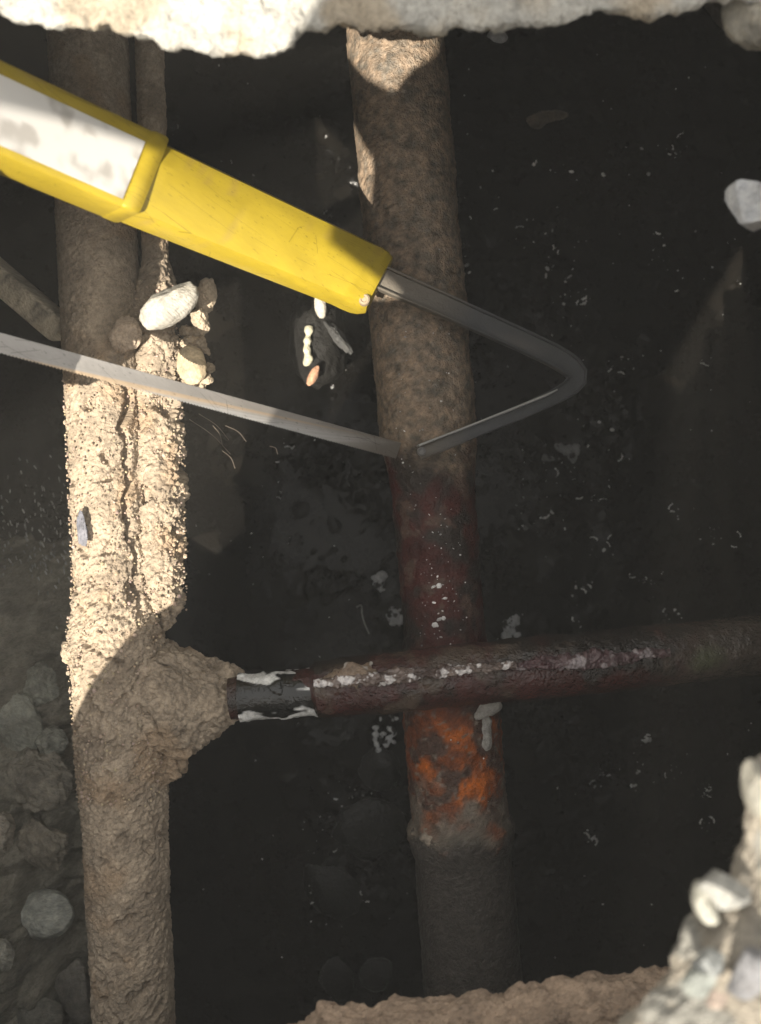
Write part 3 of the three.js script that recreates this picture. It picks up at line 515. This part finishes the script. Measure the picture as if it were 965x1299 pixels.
// stones of the left bank, each with its own place
const bankStones = [
  [[57, 1160], 0.012, [0.0215, 0.017, 0.0175], [0, -0.15, 0.1], [0.24, 0.24, 0.21], 'smooth rounded grey stone, largest beside the left pipe at lower left', 2, 0.03],
  [[2, 1052], 0.008, [0.009, 0.01, 0.017], [0, 0.2, 0], [0.2, 0.175, 0.14], 'brownish stone cut by the left edge above the smooth grey stone', 5, 0.06],
  [[96, 1252], 0.004, [0.014, 0.012, 0.025], [0, 0.25, 0], [0.11, 0.1, 0.085], 'dark upright stone against the left pipe near the bottom edge', 6, 0.08],
  [[4, 1212], 0.008, [0.008, 0.008, 0.012], [0, 0.4, 0], [0.19, 0.18, 0.15], 'small pale stone at the left edge below the smooth grey stone', 6, 0.08],
  [[46, 1292], 0.003, [0.02, 0.012, 0.014], [0, 0.1, 0], [0.095, 0.09, 0.075], 'dark stone cut by the bottom edge at lower left', 6, 0.08],
  [[22, 912], 0.012, [0.017, 0.013, 0.03], [0.1, 0.35, 0], [0.15, 0.15, 0.125], 'tall grey-green stone at the left edge, level with the pipe branch', 5, 0.1],
  [[52, 868], 0.01, [0.018, 0.012, 0.015], [0, 0.7, 0.1], [0.13, 0.13, 0.108], 'rough grey-green stone, topmost of the left bank', 5, 0.1],
  [[66, 940], 0.008, [0.011, 0.01, 0.011], [0, 0.9, 0.1], [0.15, 0.148, 0.125], 'round knobbly stone close to the left pipe below its branch', 4, 0.1],
  [[52, 990], 0.01, [0.024, 0.014, 0.022], [0.2, -0.4, 0], [0.14, 0.125, 0.1], 'broad rough lump of conglomerate in the middle of the left bank', 4, 0.12],
  [[56, 1068], 0.008, [0.018, 0.013, 0.02], [0, 0.5, 0.2], [0.135, 0.118, 0.092], 'pitted brown lump just above the smooth grey stone', 4, 0.13],
];
for (const [[x, y], lift, r, turn, col, label, cuts, rough] of bankStones) {
  let d = 0.75, p;
  for (let i = 0; i < 8; i++) { p = P(x, y, d); d = CAM_Y - (bankY(p.x, p.z) + lift * 0.6); }
  single('bank_stone', label, 'stone', stone(P(x, y, d), r, { turn, cuts, rough, cut: [0.58, 0.9], col: mul(col, 2.7), vary: 0.5, detail: 24 }), matte(0.75, 0.0014));
}
// wet dark stones in the water left of the middle pipe
for (const [x, y, r, label] of [
  [481, 976, [0.017, 0.008, 0.019], 'dark wet stone left of the orange rusty stretch of the middle pipe'],
  [468, 1052, [0.026, 0.008, 0.031], 'large dark wet slab in the water left of the joint of the middle pipe'],
  [420, 1130, [0.028, 0.005, 0.02], 'dark sunken stone midway between the lower left and middle pipes'],
  [478, 1236, [0.014, 0.007, 0.016], 'dark grey stone in the water near the bottom, left of the middle pipe'],
  [428, 1244, [0.02, 0.006, 0.015], 'dim dark stone near the bottom between the two lengthwise pipes'],
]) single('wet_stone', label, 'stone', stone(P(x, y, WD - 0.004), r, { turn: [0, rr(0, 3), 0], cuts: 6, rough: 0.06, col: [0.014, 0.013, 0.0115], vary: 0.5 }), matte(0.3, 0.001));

// rim pieces near the camera
single('rim_stone', 'pale grey broken stone jutting in from the right edge of the pit', 'stone', stone(P(966, 264, 0.44), [0.021, 0.018, 0.0155], { turn: [0.2, 0.3, 0.1], cuts: 15, cut: [0.45, 0.75], rough: 0.03, col: [0.42, 0.42, 0.42] }), matte(0.85, 0.0008));
single('corner_stone', 'mottled grey stone in the upper right corner', 'stone', stone(P(966, 8, 0.43), [0.0155, 0.014, 0.018], { turn: [0.1, -0.3, 0], cuts: 6, rough: 0.05, col: [0.24, 0.22, 0.18], vary: 0.6 }), matte(0.9, 0.001));
{
  const t = thing('broken_concrete', 'big pale lump of broken concrete with embedded stones at lower right', 'concrete lump');
  const d = 0.3, L = [[1010, 1330, 132], [930, 1270, 72], [885, 1300, 66], [950, 1205, 60], [990, 1140, 66], [1004, 1050, 58], [1000, 1000, 52], [1010, 1240, 115], [920, 1200, 36], [948, 1168, 44], [905, 1236, 40], [850, 1320, 46], [840, 1345, 50]].map(([x, y, r]) => [P(x, y, d + 0.02), [S(r, d), S(Math.min(r, 70), d), S(r, d)]]);
  mesh('mortar', blob(L, 110, 0.003, (p) => 0.004 * fbm(p, 50, 3) + crust(p, 0.0014, 2) + 0.0012 * grains(p, 240), (p) => mix(mul([0.265, 0.238, 0.197], 1 + 0.25 * fbm(p, 60)), [0.22, 0.215, 0.195], sm(0.1, 0.45, fbm(p, 60, 6)))), matte(0.95, 0.0014), t);
  // [px, py, lift towards the camera, radii, turn, colour]
  for (const [x, y, l, r, tn, c] of [[916, 1128, -0.01, [0.0085, 0.01, 0.0055], [0.2, 0.1, 0], [0.33, 0.325, 0.3]], [896, 1146, -0.012, [0.0042, 0.008, 0.0072], [0, 0.35, 0.2], [0.36, 0.35, 0.3]], [952, 1236, 0.006, [0.0085, 0.006, 0.0082], [0.3, 0.5, 0], [0.19, 0.19, 0.2]], [961, 1000, -0.012, [0.0045, 0.008, 0.0095], [0, 0.15, 0], [0.3, 0.285, 0.24]], [884, 1246, 0.004, [0.006, 0.005, 0.005], [0, 0.8, 0.3], [0.24, 0.255, 0.235]], [908, 1266, 0.006, [0.0035, 0.003, 0.003], [0, 0.3, 0], [0.3, 0.24, 0.2]], [900, 1222, 0.002, [0.0055, 0.005, 0.004], [0.4, 0.2, 0], [0.3, 0.31, 0.3]]])
    mesh('stone', stone(P(x, y, d - l + 0.003), r, { turn: tn, cuts: 11, cut: [0.55, 0.85], rough: 0.03, col: c, vary: 0.35 }), matte(0.75, 0.0008), t);
}
// small bits floating on or sticking out of the water
single('white_chip', 'tiny white chip just under the far concrete edge, right of the middle pipe', 'chip', stone(P(631, 46, WD - 0.12), [0.0075, 0.003, 0.0045], { turn: [0, -0.2, 0], cuts: 8, col: [0.5, 0.5, 0.5] }), matte(0.8, 0.0005));
single('brown_scrap', 'faded brown scrap lying in the water at upper right', 'scrap', blob([[676, 152, 9], [690, 148, 10], [704, 146, 9], [716, 146, 5], [682, 160, 6]].map(([x, y, r]) => [P(x, y, WD - 0.004), [S(r, WD), 0.003, S(r, WD) * 0.7]]), 50, 0.002, (p) => crust(p, 0.001, 5), (p) => mul([0.16, 0.125, 0.09], 1 + 0.5 * fbm(p, 70))), matte(0.7, 0.001));
single('plaster_scrap', 'greyish white torn scrap hanging on the right flank of the rusty stretch', 'scrap', blob([[606, 908, 6], [614, 900, 8], [624, 897, 7], [630, 894, 5], [617, 915, 7], [615, 926, 7], [616, 938, 8], [617, 946, 7]].map(([x, y, r], i) => [P(x, y, 0.648 + (i > 3 ? 0.006 : 0)), [S(r * 1.25, 0.65), 0.003, S(r * 1.25, 0.65)]]), 60, 0.0012, (p) => crust(p, 0.0011, 7), (p) => mul([0.36, 0.34, 0.31], 1 + 0.35 * fbm(p, 120))), matte(0.6, 0.0008));
const foamCol = (p) => mix([0.85, 0.86, 0.87], [0.03, 0.03, 0.03], sm(0.05, 0.3, fbm(p, 120, 9)));
for (const [x, y, w, h, label, dim] of [
  [488, 927, 16, 26, 'bright white foam patch under the crosswise pipe, left of the rust', 1],
  [482, 737, 9, 12, 'small ring of grey foam left of the red stretch of the middle pipe', 0.6],
  [502, 783, 8, 9, 'small foam fleck just above the crosswise pipe, left of the red stretch', 0.5],
  [648, 796, 13, 13, 'grey foam patch just above the crosswise pipe, right of the red stretch', 0.6],
  [712, 574, 26, 9, 'faint grey foam patch right of the front end of the saw', 0.25],
]) {
  const L = []; for (let i = 0; i < 26; i++) { const r = rr(1.6, 4.2); L.push([P(x + rr(-0.9, 0.9) * w, y + rr(-1, 1) * h, WD - 0.006), [S(r, WD) * rr(0.6, 1.5), 0.0024, S(r, WD) * rr(0.6, 1.7)]]); }
  single('foam_patch', label, 'foam', blob(L, 72, 0.0006, (p) => 0.0008 * nz(p, 300), (p) => mul(foamCol(p), dim)), matte(0.15, 0.0008));
}
{
  const c = new THREE.CatmullRomCurve3([[452, 770], [458, 768], [459, 778], [462, 790], [468, 804]].map(([x, y]) => P(x, y, WD - 0.003)));
  const g = new THREE.TubeGeometry(c, 30, 0.0007, 6); const nn = g.attributes.normal.clone(); finish(g, () => 0, () => [0.3, 0.3, 0.28]); g.setAttribute('normal', nn);
  single('curled_thread', 'thin curled pale thread on the dark water between the pipes', 'thread', g, matte(0.8, 0.0001));
  const t = thing('fine_strand', 'fine stray strands hanging off the left pipe crust just under the blade', 'rootlets');  // a few thin pale strands below the blade
  for (const [x0, y0, x1, y1] of [[240, 532, 292, 576], [252, 525, 290, 558], [270, 540, 282, 566], [282, 572, 298, 594], [286, 540, 312, 560], [342, 566, 352, 576]]) {
    const k = new THREE.CatmullRomCurve3([P(x0, y0, 0.65), P((x0 + x1) / 2 + 2, (y0 + y1) / 2 - 3, 0.66), P(x1, y1, 0.68)]);
    const q = new THREE.TubeGeometry(k, 14, 0.00028, 5), n2 = q.attributes.normal.clone(); finish(q, () => 0, () => [0.24, 0.2, 0.16]); q.setAttribute('normal', n2);
    mesh('strand', q, matte(0.8, 0.0001), t);
  }
}
{ // foam and grit on the water, wet glints painted in as white flecks: clusters as the photo shows them, then a thin scatter
  const cl = [[862, 180, 12, 22, 9], [838, 190, 22, 10, 6], [700, 335, 10, 60, 16], [730, 350, 14, 60, 20], [725, 400, 22, 60, 18], [790, 468, 26, 20, 26], [895, 463, 10, 10, 5], [690, 600, 60, 40, 26], [775, 560, 50, 40, 24], [770, 630, 30, 14, 16], [860, 650, 20, 14, 10], [910, 678, 28, 16, 14], [765, 700, 24, 20, 16], [820, 733, 24, 8, 22], [735, 745, 14, 10, 5], [855, 782, 8, 10, 8], [735, 800, 20, 20, 6], [680, 660, 40, 20, 8], [815, 940, 14, 6, 8], [760, 985, 26, 16, 16], [808, 985, 6, 20, 14], [852, 978, 10, 8, 8], [897, 1000, 10, 10, 12], [900, 1045, 10, 10, 4], [750, 1060, 14, 10, 6], [440, 1020, 60, 26, 14], [470, 1040, 18, 12, 14], [400, 1070, 30, 30, 8], [430, 1150, 50, 40, 12], [215, 165, 14, 6, 5], [690, 305, 60, 20, 6], [600, 250, 40, 60, 6], [820, 320, 60, 40, 8], [870, 350, 30, 20, 6], [590, 330, 4, 30, 8], [415, 275, 5, 6, 3], [360, 560, 14, 30, 6], [320, 680, 50, 60, 6], [480, 975, 14, 12, 12], [730, 210, 90, 50, 12]];
  const list = [];
  for (const [x, y, w, h, n] of cl) {
    const big = rr(0.6, 1.5), arcs = 1 + Math.floor(rnd() * 3);
    for (let a = 0; a < arcs; a++) {                              // thin broken curls, white in place of glints
      const cx = x + w * rr(-0.8, 0.8), cy = y + h * rr(-0.8, 0.8), R = rr(3, 9), a0 = rr(0, 6), l = rr(0.4, 1.9);
      for (let q = 0; q < 1; q += rr(0.06, 0.16)) list.push([cx + R * Math.cos(a0 + l * q), cy + R * 0.8 * Math.sin(a0 + l * q), rr(0.0003, 0.0007) * big, 1]);
    }
    for (let i = 0; i < n * rr(0.3, 1.1); i++) list.push([x + 1.3 * w * (rnd() + rnd() - 1), y + 1.3 * h * (rnd() + rnd() - 1), (rnd() < 0.12 ? rr(0.0009, 0.0015) : rr(0.0002, 0.0006)) * big]);
  }
  for (let i = 0; i < 160; i++) list.push([rr(240, 960), rr(60, 1230), rr(0.0003, 0.0007)]);
  const base = new THREE.IcosahedronGeometry(1, 0), im = new THREE.InstancedMesh(base, new THREE.MeshStandardMaterial({ color: 0xffffff, roughness: 0.5 }), list.length), M = new THREE.Matrix4(), q = new THREE.Quaternion();
  list.forEach(([x, y, s, hot], i) => { q.setFromEuler(new THREE.Euler(0, rr(0, 3), 0)); M.compose(P(x, y, WD - 0.005), q, V(s * rr(0.5, 1.9), 0.0008, s * rr(0.5, 1.3))); im.setMatrixAt(i, M); im.setColorAt(i, new THREE.Color().setRGB(...mul([1, 0.99, 0.96], hot || rnd() < 0.15 ? rr(0.5, 0.9) : rr(0.1, 0.5)))); });
  im.name = 'foam_and_glint_flecks'; im.castShadow = im.receiveShadow = true; scene.add(im); stuff(im, 'small pale flecks of foam and grit, with glints painted white, scattered on the dark water', 'foam and glint flecks');
  // drops on the dark bank left of the sunlit stretch
  const nd = 240, dm = new THREE.InstancedMesh(base, new THREE.MeshStandardMaterial({ color: 0xffffff, roughness: 0.3 }), nd);
  for (let i = 0; i < nd; i++) { const y = 560 + 260 * Math.pow((rnd() + rnd()) / 2, 0.9), x = rr(0, 96), d = 0.8 + rr(-0.03, 0.02), s = rr(0.0005, 0.0011); q.setFromEuler(new THREE.Euler(0, rr(-0.1, 0.7), 0)); M.compose(P(x, y, d), q, V(s * 0.7, s * 0.7, s * rr(1.2, 3))); dm.setMatrixAt(i, M); dm.setColorAt(i, new THREE.Color().setRGB(...mul([1, 1, 0.97], rr(0.1, 0.55)))); }
  dm.name = 'water_drops'; dm.castShadow = dm.receiveShadow = true; scene.add(dm); stuff(dm, 'splash of small water drops left of the sunlit crusted pipe', 'water drops');
}

renderer.render(scene, camera);
